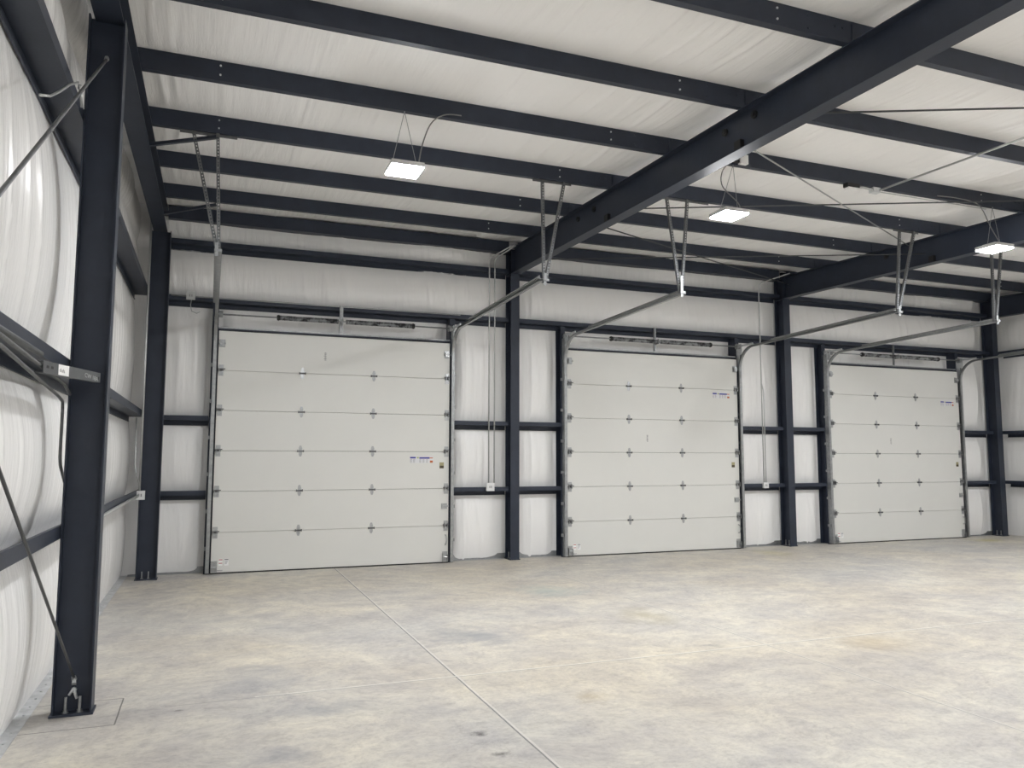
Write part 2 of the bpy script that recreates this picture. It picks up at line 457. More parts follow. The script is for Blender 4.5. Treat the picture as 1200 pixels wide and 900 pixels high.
# flange brace stubs under the rafters (small square plates)
# ------------------------------------------------------------------ purlins
ordn = ['nearest the door wall', 'second from the door wall', 'third from the door wall', 'fourth from the door wall',
        'fifth from the door wall', 'sixth from the door wall']
bayn = ['left roof bay', 'middle roof bay', 'right roof bay']
zp = [(-.0035, 0), (-.0035, .196), (-.062, .196), (-.062, .2), (.0035, .2),
      (.0035, .005), (.062, .005), (.062, .020), (.065, .020), (.065, 0)]
def hole_disc_mesh():
    b = MB(); b.cyl((0, 0, 0), 'y', .0095, -.008, 10); return b.mesh('hole_disc', M['bright'], Vector((0, 0, 0)))  # bright discs standing in for punched holes with white insulation showing through
HOLE_DISC = hole_disc_mesh()
LBOLT = MB().cyl((0, 0, 0), 'y', .011, -.008, 8).mesh('lap_bolt', M['steel'], Vector((0, 0, 0)))
purlins = {}
for bi in range(3):
    xa, xb = BAYS[bi]-(.10 if bi == 0 else .0), BAYS[bi+1]-.002+(.38 if bi == 2 else 0)
    if bi: xa += .002
    for k, y in enumerate(PY):
        t = thing('roof_purlin', f'dark steel purlin in the {bayn[bi]}, {ordn[k]}', 'purlin', ((xa+xb)/2, y, zr(y)+.001), f'purlins of the {bayn[bi]}')
        # sideways 'a' of the sweep points to -y when running along +x
        MB().prism([(-a, c) for a, c in zp], [(xa, y, zr(y)+.001), (xb, y, zr(y)+.001)]).build('z_channel', M['steel'], t)
        for xx in ([BAYS[bi]+.77, BAYS[bi+1]-.81] if bi == 0 else [BAYS[bi]+.81, BAYS[bi+1]-.90]):
            for dz in (.055, .145): inst('hole_disc', HOLE_DISC, (xx, y-.0035, zr(y)+dz), t)
        for xx in ([BAYS[bi+1]-.50, BAYS[bi+1]-.22, BAYS[bi+1]-.14] + ([BAYS[bi]+.3] if bi else [])):
            for dz in ((.045, .155) if xx < BAYS[bi+1]-.3 else (.12,)): inst('lap_bolt', LBOLT, (xx, y-.0035, zr(y)+dz), t)
        purlins[bi, k] = t
    # eave strut on the wall line
    e = MB().prism([(0, 0), (-.20, 0), (-.20, .20), (-.14, .20), (-.14, .193), (-.193, .193), (-.193, .007), (-.007, .007), (-.007, .193), (-.05, .193), (-.05, .2), (0, .2)],
                   [(xa+(.1 if bi == 0 else 0)+.09, .03, 5.34), (xb-.085, .03, 5.34)]).build('eave_strut', M['steel'])
    tag(e, f'dark steel eave strut along the top of the door wall in the {bayn[bi]}', 'eave strut', 'eave struts above the doors')

# ------------------------------------------------------------------ girts (Z: inner flange up, outer flange down)
def girt(p0, p1, z, inward, label, group, depth=.195, fl_=.072):
    """web horizontal at z. inward = unit vector to room, p0,p1 are xy of the web inner edge"""
    b = MB(); ix, iy = inward
    prof = [(0, 0), (0, fl_), (.016, fl_), (.016, fl_-.006), (.006, fl_-.006), (.006, .006), (depth, .006), (depth, -.072), (depth-.016, -.072), (depth-.016, -.066), (depth-.006, -.066), (depth-.006, 0)]
    vs = []
    for p in (p0, p1):
        for a, c in prof: vs.append((p[0]-ix*a, p[1]-iy*a, z+c))
    n = len(prof); fs = [(i, (i+1) % n, n+(i+1) % n, n+i) for i in range(n)]
    fs += [tuple(reversed(range(n))), tuple(range(n, 2*n))]
    b.add(vs, fs)
    return tag(b.build('wall_girt', M['steel']), label, 'girt', group)
hgt = ['lower', 'upper']
gaps = [(-.75, -.105, 'between far left corner column and left door'),
        (3.765, 4.745, 'between the left door and the column on its right'),
        (4.915, 5.735, 'between that column and the left side of the middle door'),
        (9.605, 10.635, 'between the middle door and the column on its right'),
        (10.805, 11.665, 'just left of the right door, beside a column'),
        (15.535, 16.535, 'between the right door and the rightmost column')]
for (xa, xb, s) in gaps:
    if s.startswith('between that'): s = 'left of the middle door, right of a column'
    for k in range(2):
        girt((xa, .04), (xb, .04), GZ[k], (0, -1), f'{hgt[k]} short dark girt {s}', 'short wall girts beside the doors')
for bi in range(3):
    xa = (-.75 if bi == 0 else BAYS[bi]+.082); xb = BAYS[bi+1]-.082
    dn = ['left', 'middle', 'right'][bi]
    girt((xa, .04), (xb, .04), GZ[2], (0, -1), f'long dark girt directly above the {dn} overhead door', 'long girts above the doors')
    girt((xa, .04), (xb, .04), GZ[3], (0, -1), f'long dark girt between the eave and the {dn} door girt', 'long girts above the doors')
LGZ = [1.175, 2.315, 4.125]
for k, s in enumerate(('lowest', 'second lowest, carrying two conduits', 'highest')):
    girt((-1.0, .02), (-1.0, YF+.06), LGZ[k], (1, 0), f'long dark girt running along the left wall, {s} of three', 'left wall girts', fl_=.09)
for k in range(3):
    girt((16.77, .02), (16.77, YF+.06), GZ[k], (-1, 0), f'dark girt on the far right end wall, {("lowest","middle","highest")[k]} one', 'right wall girts')

# ------------------------------------------------------------------ overhead doors
def hinge_mesh(side=0):
    b = MB()
    if side == 0:
        # two tapered leaves and a barrel
        for s in (1, -1):
            vs = [(-.026, 0, s*.006), (.026, 0, s*.006), (.026, 0, s*.05), (.013, 0, s*.085), (-.013, 0, s*.085), (-.026, 0, s*.05)]
            vs2 = [(x, -.005, z) for x, _, z in vs]
            n = 6; b.add(vs+vs2, [tuple(range(n)), tuple(range(2*n-1, n-1, -1))]+[(i, n+i, n+(i+1) % n, (i+1) % n) for i in range(n)])
        nleaf = len(b.f); b.cyl((-.048, -.012, 0), 'x', .011, .096, 10).cyl((-.052, -.014, 0), 'x', .018, .016, 10).cyl((.036, -.014, 0), 'x', .018, .016, 10)
    else:
        b.box(-.035, .035, -.005, 0, .006, .085).box(-.035, .035, -.005, 0, -.085, -.006)
        b.box(-.03, -.022, -.05, -.005, -.03, .05).box(.022, .03, -.05, -.005, -.03, .05)
        nleaf = len(b.f); b.cyl((-.04, -.014, 0), 'x', .011, .08, 10)
        b.cyl((-.04, -.045, .02), 'x', .007, .10, 8)
    me = b.mesh('hinge', M['hinge'], Vector((0, 0, 0))); me.materials.append(M['barrel'])
    for p in me.polygons:
        if p.index >= nleaf: p.material_index = 1
    return me
HM, EM = hinge_mesh(0), hinge_mesh(1)
def lockm():
    b = MB(); b.box(-.05, .05, -.006, 0, -.045, .045)
    b.box(-.05, .05, -.012, -.006, .035, .045).box(-.05, .05, -.012, -.006, -.045, -.035).box(-.05, -.04, -.012, -.006, -.045, .045)
    b.box(-.04, .075, -.022, -.010, -.012, .012).cyl((-.01, -.03, 0), 'y', .010, .02, 8)
    return b.mesh('slide_lock', M['hinge'], Vector((0, 0, 0)))
LM = lockm()
dname = ['left', 'middle', 'right']
lab = [(3.0, 1.66), (3.09, 2.90), (3.12, 2.90)]
for di, x0 in enumerate(DX):
    t = thing(f'door_{di+1}', f'{dname[di]} white sectional overhead door of six panels', 'door', (x0+DW/2, 0, 0), kind='structure')
    for k in range(6):
        z0 = k*.6096+(.0 if k else .02); z1 = (k+1)*.6096-.004
        b = MB()
        # panel with slightly eased edges
        prof = [(0, z0), (-.004, z0+.006), (-.004, z1-.006), (0, z1), (.046, z1), (.046, z0)]
        vs = [(x, p[0], p[1]) for x in (x0, x0+DW) for p in prof]
        fs = [(i, (i+1) % 6, 6+(i+1) % 6, 6+i) for i in range(6)]+[(5, 4, 3, 2, 1, 0), (6, 7, 8, 9, 10, 11)]
        b.add(vs, fs)
        b.build('door_panel', M['door'], t)
    MB().box(x0-.002, x0+DW+.002, .002, .04, 0.0005, .022).build('bottom_seal', M['black'], t)
    MB().box(x0-.004, x0+DW+.004, .006, .04, DH-.004, DH+.008).build('top_seal', M['black'], t)
    # end stiles
    for k in range(1, 6):
        z = k*.6096-.002
        for dx in (1.25, 2.38): inst('hinge', HM, (x0+dx, -.004, z), t)
        inst('roller_hinge', EM, (x0+.045, -.004, z), t)
        e = inst('roller_hinge', EM, (x0+DW-.045, -.004, z), t); e.scale = (-1, 1, 1)
    for s, xx in ((1, x0+.05), (-1, x0+DW-.05)):
        b = MB(); b.box(xx-.045, xx+.045, -.010, -.004, 3.40, 3.52).box(xx-.035, xx+.035, -.045, -.010, 3.41, 3.418).box(xx-.035, xx+.035, -.045, -.010, 3.49, 3.498)
        b.cyl((xx-.05, -.04, 3.455), 'x', .012, .1, 8).box(xx-.03, xx+.03, -.05, -.042, 3.42, 3.49)
        b.build('top_roller_bracket', M['hinge'], t)
        b = MB(); b.box(xx-.05, xx+.04, -.009, -.004, .03, .19).box(xx-.05, xx-.044, -.06, -.009, .03, .16).box(xx+.034, xx+.04, -.05, -.009, .03, .14)
        b.cyl((xx-.05, -.035, .10), 'x', .012, .09, 8).box(xx-.02, xx+.12*s if s > 0 else xx+.02, -.016, -.009, .045, .057)
        b.build('bottom_bracket', M['hinge'], t)
    inst('slide_lock', LM, (x0+DW-.075, -.004, .93), t)
    b = MB(); b.tube([(x0+DW-.05, -.006, .46), (x0+DW-.045, -.05, .44), (x0+DW-.04, -.055, .38), (x0+DW-.045, -.05, .32), (x0+DW-.05, -.006, .30)], .008, 8)
    b.build('lift_handle', M['hinge'], t)
    # printed stickers
    lx, lz = x0+lab[di][0], lab[di][1]
    y = -.0046
    s_ = MB().box(lx-.005, lx+.39, y, -.0040, lz-.02, lz+.090).build('instruction_label', M['label'], t)
    s_['label'] = 'white instruction label with blue heading and orange square'
    hd = MB().box(lx, lx+.095, y-.0006, y, lz+.055, lz+.080).box(lx+.155, lx+.33, y-.0006, y, lz+.05, lz+.075).build('blue_heading', M['blue'], s_)
    MB().box(lx+.115, lx+.145, y-.0006, y, lz+.055, lz+.078).build('green_mark', M['green'], s_)
    MB().box(lx+.332, lx+.385, y-.0006, y, lz+.055, lz+.07).box(lx+.335, lx+.385, y-.0006, y, lz-.015, lz+.02).build('orange_mark', M['orange'], s_)
    g = MB()
    for cx in (.0, .05, .155, .21, .27):
        for r in range(5): g.box(lx+cx, lx+cx+.035-.008*(r % 2), y-.0006, y, lz+.036-r*.012, lz+.040-r*.012)
    g.build('small_print', M['greyprint'], s_)
    sx = x0+(3.50 if di == 0 else 3.49)
    s2 = MB().box(sx, sx+.075, y, -.004, 1.55, 1.65).build('rating_sticker', M['gold'], t)
    s2['label'] = 'small gold and brown rating sticker'
    MB().box(sx+.002, sx+.073, y-.0006, y, 1.552, 1.595).build('dark_band', M['brown'], s2)
    s3 = MB().box(x0+.11, x0+.165, y, -.004, .12, .22).box(x0+.19, x0+.25, y, -.004, .12, .22).build('warning_label', M['white'], t)
    s3['label'] = 'pair of white warning labels with red and grey print'
    rp = MB(); gp = MB()
    rp.box(x0+.113, x0+.162, y-.0006, y, .20, .212).box(x0+.113, x0+.162, y-.0006, y, .15, .160)
    gp.box(x0+.193, x0+.247, y-.0006, y, .20, .215)
    for r in range(4): gp.box(x0+.197, x0+.243-.006*r, y-.0006, y, .185-r*.014, .190-r*.014)
    rp.build('red_print', M['redprint'], s3); gp.build('grey_print', M['greyprint'], s3)
    # small stamped production mark printed on the panel
    mx, mz = (x0+1.585, 3.27) if di == 0 else (x0+1.62, 2.03)
    g = MB()
    for r, (a, c) in enumerate(((0, .03), (-.01, .035), (0, .03), (-.012, .03), (0, .03), (-.005, .035))): g.box(mx+a, mx+c, y, -.004, mz+r*.022, mz+r*.022+.007)
    g.box(mx+.008, mx+.013, y, -.004, mz, mz+.13)
    g.build('stamped_mark', M['greyprint'], t)

    # frame of the opening: two jamb channels and the header
    f = thing('door_frame', f'dark steel jambs and header framing the {dname[di]} overhead door', 'door frame', (x0+DW/2, .15, 0), 'door frames')
    for xa in (x0-.100, x0+DW+.012):
        b = MB(); w = .088
        wx = xa+w-.006 if xa < x0 else xa
        b.box(xa, xa+w, .046, .052, 0, 4.085).box(wx, wx+.006, .052, .256, 0, 4.085).box(xa, xa+w, .256, .262, 0, 4.085)
        # return lip that closes against the panel
        if xa < x0: b.box(xa+w, x0+.02, .047, .052, 0, DH+.05)
        else: b.box(x0+DW-.02, xa, .047, .052, 0, DH+.05)
        b.build('jamb', M['steel'], f)
    b = MB(); b.box(x0-.012, x0+DW+.012, .040, .056, DH-.02, DH+.040).box(x0-.012, x0+DW+.012, .056, .26, DH+.032, DH+.040)
    b.build('header', M['steel'], f)
    b = MB(); b.box(x0-.012, x0+DW+.012, .034, .0475, DH+.041, DH+.062)
    b.build('header_trim', M['galv'], f)

    # tracks
    for s, xt in ((-1, x0-.045), (1, x0+DW+.045)):
        side = 'left' if s < 0 else 'right'
        t2 = thing('door_track', f'galvanised roller track at the {side} side of the {dname[di]} door', 'door track', (xt, -.05, 0), 'overhead door tracks')
        path = [(xt, -.045, .02), (xt, -.045, 3.33)]
        R = .42
        for k in range(1, 11):
            a = math.pi/2*k/10
            path.append((xt, -.045-R*(1-math.cos(a)), 3.45+R*math.sin(a)))
        vert = path[:2]; 
        U = [(.026, -.018), (.026, .018), (-.022, .018), (-.022, .010), (-.018, .010), (-.018, .014), (.023, .014), (.023, -.014), (-.018, -.014), (-.018, -.010), (-.022, -.010), (-.022, -.018)]
        ax = 0
        prof = [(a*(-s) , c) for a, c in U]
        if s < 0: prof = [(-a, c) for a, c in prof]
        prof = [(c*1.0, a) for a, c in U] if False else [(a*s, c) for a, c in U]
        # sweep in the plane x = const: sideways is +-x, build ring by ring
        def sweep(pts):
            b = MB(); n = len(prof); pts = [Vector(p) for p in pts]
            for k, p in enumerate(pts):
                tt = ((pts[min(k+1, len(pts)-1)]-p).normalized()+(p-pts[max(k-1, 0)]).normalized()).normalized()
                u = Vector((1, 0, 0)).cross(tt).normalized()
                for (a, c) in prof: b.v.append(tuple(p+Vector((a, 0, 0))+u*c))
            for k in range(len(pts)-1):
                for i in range(n):
                    j = (i+1) % n; o = k*n; b.f.append((o+i, o+j, o+n+j, o+n+i))
            b.f.append(tuple(reversed(range(n)))); o = (len(pts)-1)*n; b.f.append(tuple(o+i for i in range(n)))
            return b
        sweep(vert).build('vertical_track', M['galv'], t2)
        b = MB()
        b.box(xt+s*.026, xt+s*.030, -.06, .046, .02, 3.86)
        for z in np.arange(.35, 3.3, .55): b.box(xt+s*.026-.010, xt+s*.055, -.03, .046, z, z+.05)
        b.build('mounting_angle', M['galv'], t2)
        arc = [(xt, -.045, 3.335), (xt, -.045, 3.45)]+path[2:]+[(xt, -3.83, 3.935)]
        sweep(arc).build('horizontal_track', M['galv'], t2)
        b = MB()
        b.box(xt-.008, xt+.008, -.46, .045, 3.895, 3.93).box(xt-.004, xt+.004, -.05, .045, 3.45, 3.93)
        b.build('flag_bracket', M['bright'], t2)
        # stiffening angle on the horizontal run
        b = MB(); b.prism([(0, 0), (.036, 0), (.036, .004), (.004, .004), (.004, .036), (0, .036)], [(xt-.02, -1.0, 3.895), (xt-.02, -3.83, 3.955)])
        b.build('stiffener_angle', M['galv'], t2)
        # hanger: bent pair of punched angles down from an angle under the purlin
        yh = PY[2]+.03; zt = zr(yh)-.001
        hx = {(0, -1): (-.33, -.08), (0, 1): (.07, .37), (1, -1): (-.17, .15), (1, 1): (.30, .58), (2, -1): (.12, .34), (2, 1): (.1, .4)}[(di, s)]
        hg = thing('track_hanger', f'punched angle hanger holding the {side} track of the {dname[di]} door under the roof', 'track hanger', (xt, yh, 3.9), 'track hangers')
        def punched(p0, p1, w=.034, up=(0, 1, 0)):
            b = MB(); p0, p1 = Vector(p0), Vector(p1); L_ = (p1-p0).length; d = (p1-p0).normalized()
            sd = d.cross(Vector(up)).normalized(); nn = sd.cross(d).normalized()
            def brick(a0, a1, s0, s1, n0, n1):
                vs = [p0+d*a+sd*q+nn*r for a in (a0, a1) for q in (s0, s1) for r in (n0, n1)]
                b.add(vs, [(0, 1, 3, 2), (4, 6, 7, 5), (0, 4, 5, 1), (1, 5, 7, 3), (3, 7, 6, 2), (2, 6, 4, 0)])
            brick(0, L_, -.002, .002, 0, w)              # solid leg
            brick(0, L_, .002, .012, -.001, .002); brick(0, L_, w-.011, w, -.001, .002)
            a = 0
            while a < L_-.02:
                brick(a, min(a+.022, L_), .012, w-.011, -.001, .002); a += .038
            return b
        tx0, tx1 = xt+hx[0], xt+hx[1]
        rail0, rail1 = (min(tx0, tx1)-.12, max(tx0, tx1)+.12)
        if (di, s) == (1, -1): rail1 += .25
        if (di, s) == (0, -1): rail1 += .10
        punched((rail0, yh, zt), (rail1, yh, zt), .034, (0, 0, -1)).build('top_angle', M['hanger'], hg)
        bx = xt+.05*s if (di, s) != (0, -1) else xt-.03
        punched((tx0, yh-.012, zt-.002), (bx-.012, -3.80, 3.93)).build('hanger_angle', M['hanger'], hg)
        punched((tx1, yh-.030, zt-.002), (bx+.004, -3.815, 3.93)).build('hanger_angle', M['hanger'], hg)
        b = MB(); zt_ = 4.16 if (di, s) == (1, -1) else 4.02
        b.box(bx-.020, bx+.016, -3.845, -3.840, 3.87, zt_).cyl((bx, -3.845, 3.93), 'y', .012, -.012, 8)
        b.box(bx-.025, bx+.05, -3.85, -3.845, 3.92, 3.95)
        b.build('end_strap', M['bright'] if (di, s) == (1, -1) else M['galv'], hg)

    # torsion spring assembly
    sp = thing('torsion_spring', f'torsion spring shaft with two oily springs above the {dname[di]} overhead door', 'torsion spring', (x0+DW/2, -.05, 3.8), 'torsion spring assemblies')
    zc, yc = 3.895, -.085
    MB().cyl((x0-.06, yc, zc), 'x', .0127, DW+.12, 10).build('shaft', M['galv'], sp, True)
    for (a, c) in ((.88, 1.78), (1.90, 2.98)):
        b = MB(); turns = int((c-a)/.0125); n = 10; b_r = .036
        pts = []
        # ribbed coil body (lathe)
        vs = []; segs = int((c-a)/.010)
        for k in range(segs+1):
            r = b_r+(.004 if k % 2 else -.002); x = x0+a+(c-a)*k/segs
            for i in range(14): vs.append((x, yc+r*math.cos(i*math.pi/7), zc+r*math.sin(i*math.pi/7)))
        fs = [(k*14+i, k*14+(i+1) % 14, (k+1)*14+(i+1) % 14, (k+1)*14+i) for k in range(segs) for i in range(14)]
        fs += [tuple(range(14)), tuple(segs*14+i for i in reversed(range(14)))]
        b.add(vs, fs); b.build('spring_coil', M['spring'], sp)
        xe = x0+(a-.045 if a < 1 else c)
        MB().cyl((xe, yc, zc), 'x', .040, .045, 12).cyl((xe+.012, yc, zc), 'x', .046, .02, 12).build('winding_cone', M['black'], sp)
    b = MB(); cx = x0+1.84
    b.box(cx-.03, cx+.03, .024, .03, 3.725, 4.17).box(cx-.03, cx-.025, -.02, .024, 3.725, 4.17).box(cx-.004, cx+.004, -.125, .024, 3.85, 3.94).cyl((cx-.012, yc, zc), 'x', .045, .024, 12)
    b.build('centre_bracket', M['galv'], sp)
    for xx in (x0-.01, x0+DW-.045):
        MB().cyl((xx, yc, zc), 'x', .05, .055, 16).cyl((xx-.004, yc, zc), 'x', .058, .008, 16).build('cable_drum', M['galv'], sp, False)
    for xx in (x0-.04, x0+DW+.035):
        MB().box(xx, xx+.005, -.13, .045, 3.74, 3.95).build('bearing_plate', M['bright'], sp)

# ------------------------------------------------------------------ rods and braces
def rod(p0, p1, label, r=.0095, parts=None, sag=0):
    p0, p1 = Vector(p0), Vector(p1)
    n = 9 if sag else 2
    pts = [tuple(p0.lerp(p1, k/(n-1))-Vector((0, 0, sag*4*(k/(n-1))*(1-k/(n-1))))) for k in range(n)]
    return tag(MB().tube(pts, r, 10).build('brace_rod', M['galv' if parts is None else parts], smooth=True), label, 'brace rod', 'steel bracing rods')
x1, x2 = BAYS[1]+.004, BAYS[2]-.004
RODS = [((x1, -6.09, 5.10), (x2, -3.05, 5.28), 'grey bracing rod crossing the middle roof bay just right of the middle lamp', 'galv'),
        ((x1, -3.105, 5.185), (x2, -5.80, 5.20), 'dark bracing rod crossing the roof behind the middle lamp', 'rod'),
        ((x1, -6.56, 5.10), (x2, -9.30, 5.08), 'dark bracing rod highest in the photo, in the middle roof bay', 'rod'),
        ((x1, -2.60, 5.19), (x2, -.15, 5.22), 'thin bracing rod descending towards the top of the second free column', 'rod'),
        ((x1, -.35, 5.13), (x2, -3.38, 5.05), 'thin bracing rod nearest the door wall in the middle roof bay', 'rod')]
for a, c, s, mm in RODS: rod(a, c, s, .0095, mm)
def end_rod(p0, p1, label):
    p0, p1 = Vector(p0), Vector(p1)
    t = thing('brace_rod', label, 'brace rod', p0, 'steel bracing rods')
    MB().tube([p0, p1], .0085 if p1.z > p0.z else .0105, 10).build('rod', M['rod'] if p1.z > p0.z else M['hanger'], t, True)
    d = (p1-p0).normalized()
    b = MB(); b.cyl((p0.x, p0.y, p0.z), 'y', .016, -.012, 10)
    b.tube([p0-d*.012+Vector((0, -.02, 0)), p0+d*.04], .015, 8)
    b.build('hillside_washer', M['bright'], t)
    return t
W = -6.426
er1 = end_rod((-.875, W, 4.64), (-.875, -12.0, 4.64-.70*5.574), 'steel cable brace from the top of the nearest column down along the left wall')
er2 = end_rod((-.875, W, .225), (-.875, -12.0, .225+.60*5.574), 'steel cable brace rising from the foot of the nearest column')
# wing clamp at the foot
b = MB(); b.prism([(-.014, -.010), (.014, -.010), (.010, .012), (-.010, .012)], [(-.875, W-.006, .195), (-.872, W-.035, .215)]).tube([(-.90, W-.02, .125), (-.885, W-.025, .15), (-.868, W-.02, .165)], .009, 6).tube([(-.868, W-.02, .16), (-.862, W-.025, .13), (-.852, W-.02, .10)], .010, 6).cyl((-.873, W-.003, .155), 'y', .018, -.02, 8)
b.build('wing_clamp', M['bright'], er2)

def angle_brace(p0, p1, label, w=.05):
    b = MB(); b.prism([(0, 0), (w, 0), (w, .005), (.005, .005), (.005, w), (0, w)], [p0, p1])
    return tag(b.build('flange_brace', M['steel']), label, 'brace', 'flange braces')
angle_brace((-.79, PY[2]+.02, 5.03), (-.10, PY[2]+.02, zr(PY[2])-.06), 'dark angle brace from the left end rafter to the third purlin, beside the first hanger')
angle_brace((-.79, PY[0]+.02, 5.10), (-.10, PY[0]+.02, zr(PY[0])-.06), 'dark angle brace from the left end rafter to the purlin nearest the door wall')
for x, s in ((BAYS[1], 'first free rafter'), (BAYS[2], 'second free rafter')):
    for yb, s2 in ((-6.33, 'near'), (-3.52, 'far')):
        b = MB(); b.box(x-.05, x-.004, yb-.05, yb+.05, bot(yb)+.012, bot(yb)+.12).cyl((x-.012, yb, bot(yb)+.07), 'x', .012, -.01, 8)
        tag(b.build('brace_plate', M['black']), f'black square plate on the web of the {s}, nearer the camera' if s2 == 'near' else f'black square plate on the web of the {s}, towards the door wall', 'plate', 'black brace plates')

# punched plate bolted across the nearest column
t = thing('bracket_channel', 'short grey steel channel with white sticker crossing the nearest column', 'bracket', (-.98, -6.53, 2.29))
P0, P1 = Vector((-.94, -7.70, 2.192)), Vector((-.80, -6.525, 2.245))
d = (P1-P0).normalized(); nrm = Vector((d.y, -d.x, 0)).normalized()
M['greysteel'] = simple('grey_primed_steel', (.085, .09, .095), .5, .2, .15, 12)
def hexa(name, m, a0, a1, z0, z1, n0, n1, parent):
    vs = [P0+d*a+Vector((0, 0, z))+nrm*q for a in (a0, a1) for z in (z0, z1) for q in (n0, n1)]
    return MB().add(vs, [(0, 1, 3, 2), (4, 6, 7, 5), (0, 4, 5, 1), (1, 5, 7, 3), (3, 7, 6, 2), (2, 6, 4, 0)]), name, m, parent
CL = (P1-P0).length
b = MB()
for args in ((0, CL, 0, .068, -.006, 0), (0, CL, 0, .006, -.045, -.006), (0, CL, .062, .068, -.045, -.006)):
    b.add(hexa('', None, *args, None)[0].v, [(0, 1, 3, 2), (4, 6, 7, 5), (0, 4, 5, 1), (1, 5, 7, 3), (3, 7, 6, 2), (2, 6, 4, 0)])
b.build('channel', M['greysteel'], t)
def decal(name, m, a0, a1, z0, z1, off):
    q = hexa(name, m, a0, a1, z0, z1, .0004, off, t); return q[0].build(name, m, t)
st = decal('sticker', M['white'], .26, .46, .004, .066, .0012); st['label'] = 'white paper sticker with grey lettering'
decal('slot', M['black'], .05, .09, .03, .045, .0012)
decal('slot', M['black'], .13, .17, .03, .045, .0012)
decal('slot', M['black'], CL-.06, CL-.03, .02, .04, .0012)
def text(body, size, a, z, off, m, name, sx):
    cu = bpy.data.curves.new(name, 'FONT'); cu.body = body; cu.size = size; cu.extrude = .0003
    ob = bpy.data.objects.new(name, cu); COL.objects.link(ob)
    bpy.context.view_layer.update()
    me = bpy.data.meshes.new_from_object(ob); bpy.data.objects.remove(ob)
    me.materials.clear(); me.materials.append(m)
    for v in me.vertices: v.co.x *= sx
    o = bpy.data.objects.new(name, me); COL.objects.link(o)
    o.rotation_euler = (math.pi/2, 0, math.atan2(d.y, d.x)); place(o, P0+d*a+Vector((0, 0, z))+nrm*off, t); return o
text('dufs', .032, .275, .024, .0016, M['greyprint'], 'printed_word', 2.0)
text('CW 18A', .040, .80, .022, .0010, M['chalk'], 'chalk_mark', 2.2)

# ------------------------------------------------------------------ lamps
def lamp(x, y, z, px, hook, label, cord=True):
    yp = PY[3]
    t = thing('high_bay_lamp', label, 'lamp', (x, y, z), 'square LED high bay lamps')
    h = .165
    b = MB(); b.box(x-h, x+h, y-h, y+h, z+.006, z+.05)
    for k in range(9): b.box(x-.10+k*.025-.003, x-.10+k*.025+.003, y-.1, y+.1, z+.05, z+.075)
    b.build('housing', M['housing'], t)
    MB().box(x-h+.008, x+h-.008, y-h+.008, y+h-.008, z-.008, z+.006).build('led_panel', M['led'], t)
    if hook:
        zt = zr(yp)+.0
        hx, hy = hook
        for sx in (-1, 1):
            MB().tube([(hx, hy, zt-.0), (x+sx*.13, y, z+.05)], .0032, 6).build('suspension_wire', M['galv'], t)
        MB().tube([(hx, hy, zt+.01), (hx, hy+.0, zt-.03)], .007, 6).build('hook', M['galv'], t)
        pts = [Vector(c) for c in cord]
        # smooth cord
        out = []
        for i in range(len(pts)-1):
            p0 = pts[max(i-1, 0)]; p1 = pts[i]; p2 = pts[i+1]; p3 = pts[min(i+2, len(pts)-1)]
            for k in range(6):
                u = k/6; out.append(.5*((2*p1)+(-p0+p2)*u+(2*p0-5*p1+4*p2-p3)*u*u+(-p0+3*p1-3*p2+p3)*u**3))
        out.append(pts[-1])
        MB().tube([tuple(v) for v in out], .0065, 8).build('power_cord', M['cable'], t, True)
    return t
yl = PY[3]-.02
ZP = zr(PY[3])
lamp(1.66, -5.11, 4.60, None, (1.66, yl+.03), 'lit square lamp hanging in the left roof bay, leftmost of the three',
     [(2.25, yl-.02, ZP+.03), (2.08, yl, ZP+.02), (1.93, yl, ZP-.10), (1.84, yl, ZP-.35), (1.80, -5.11, 4.66)])
lamp(5.60, -5.08, 4.60, None, (5.68, yl+.03), 'lit square lamp hanging beside the first free rafter, the middle of the three',
     [(5.62, yl, ZP+.02), (5.50, yl, ZP-.12), (5.50, yl, ZP-.30), (5.72, yl, ZP-.48), (5.76, -5.08, 4.66)])
lamp(9.93, -5.16, 4.60, None, (10.05, yl+.03), 'lit square lamp hanging near the second free rafter, rightmost of the three',
     [(8.95, yl-.02, ZP+.01), (9.35, yl, ZP+.03), (9.75, yl, ZP-.02), (9.95, yl, ZP-.30), (10.08, -5.16, 4.66)])
k = 0
for (x, y, s) in ((14.3, -5.1, 'unseen lit square lamp in the right roof bay, outside the right edge of view'),
               (1.66, -12.7, 'unseen lit square lamp above and behind the camera, left'), (5.8, -12.7, 'unseen lit square lamp above and behind the camera, centre'),
               (10.0, -12.7, 'unseen lit square lamp above and behind the camera, right'), (14.3, -12.7, 'unseen lit square lamp above and behind the camera, far right'),
               ):
    t = lamp(x, y, 4.60, None, None, s)  # unseen lamps continuing the rows, placed to match the light level
    for sx in (-1, 1): MB().tube([(x, y, zr(y)+.12), (x+sx*.13, y, 4.65)], .0032, 6).build('suspension_wire', M['galv'], t)

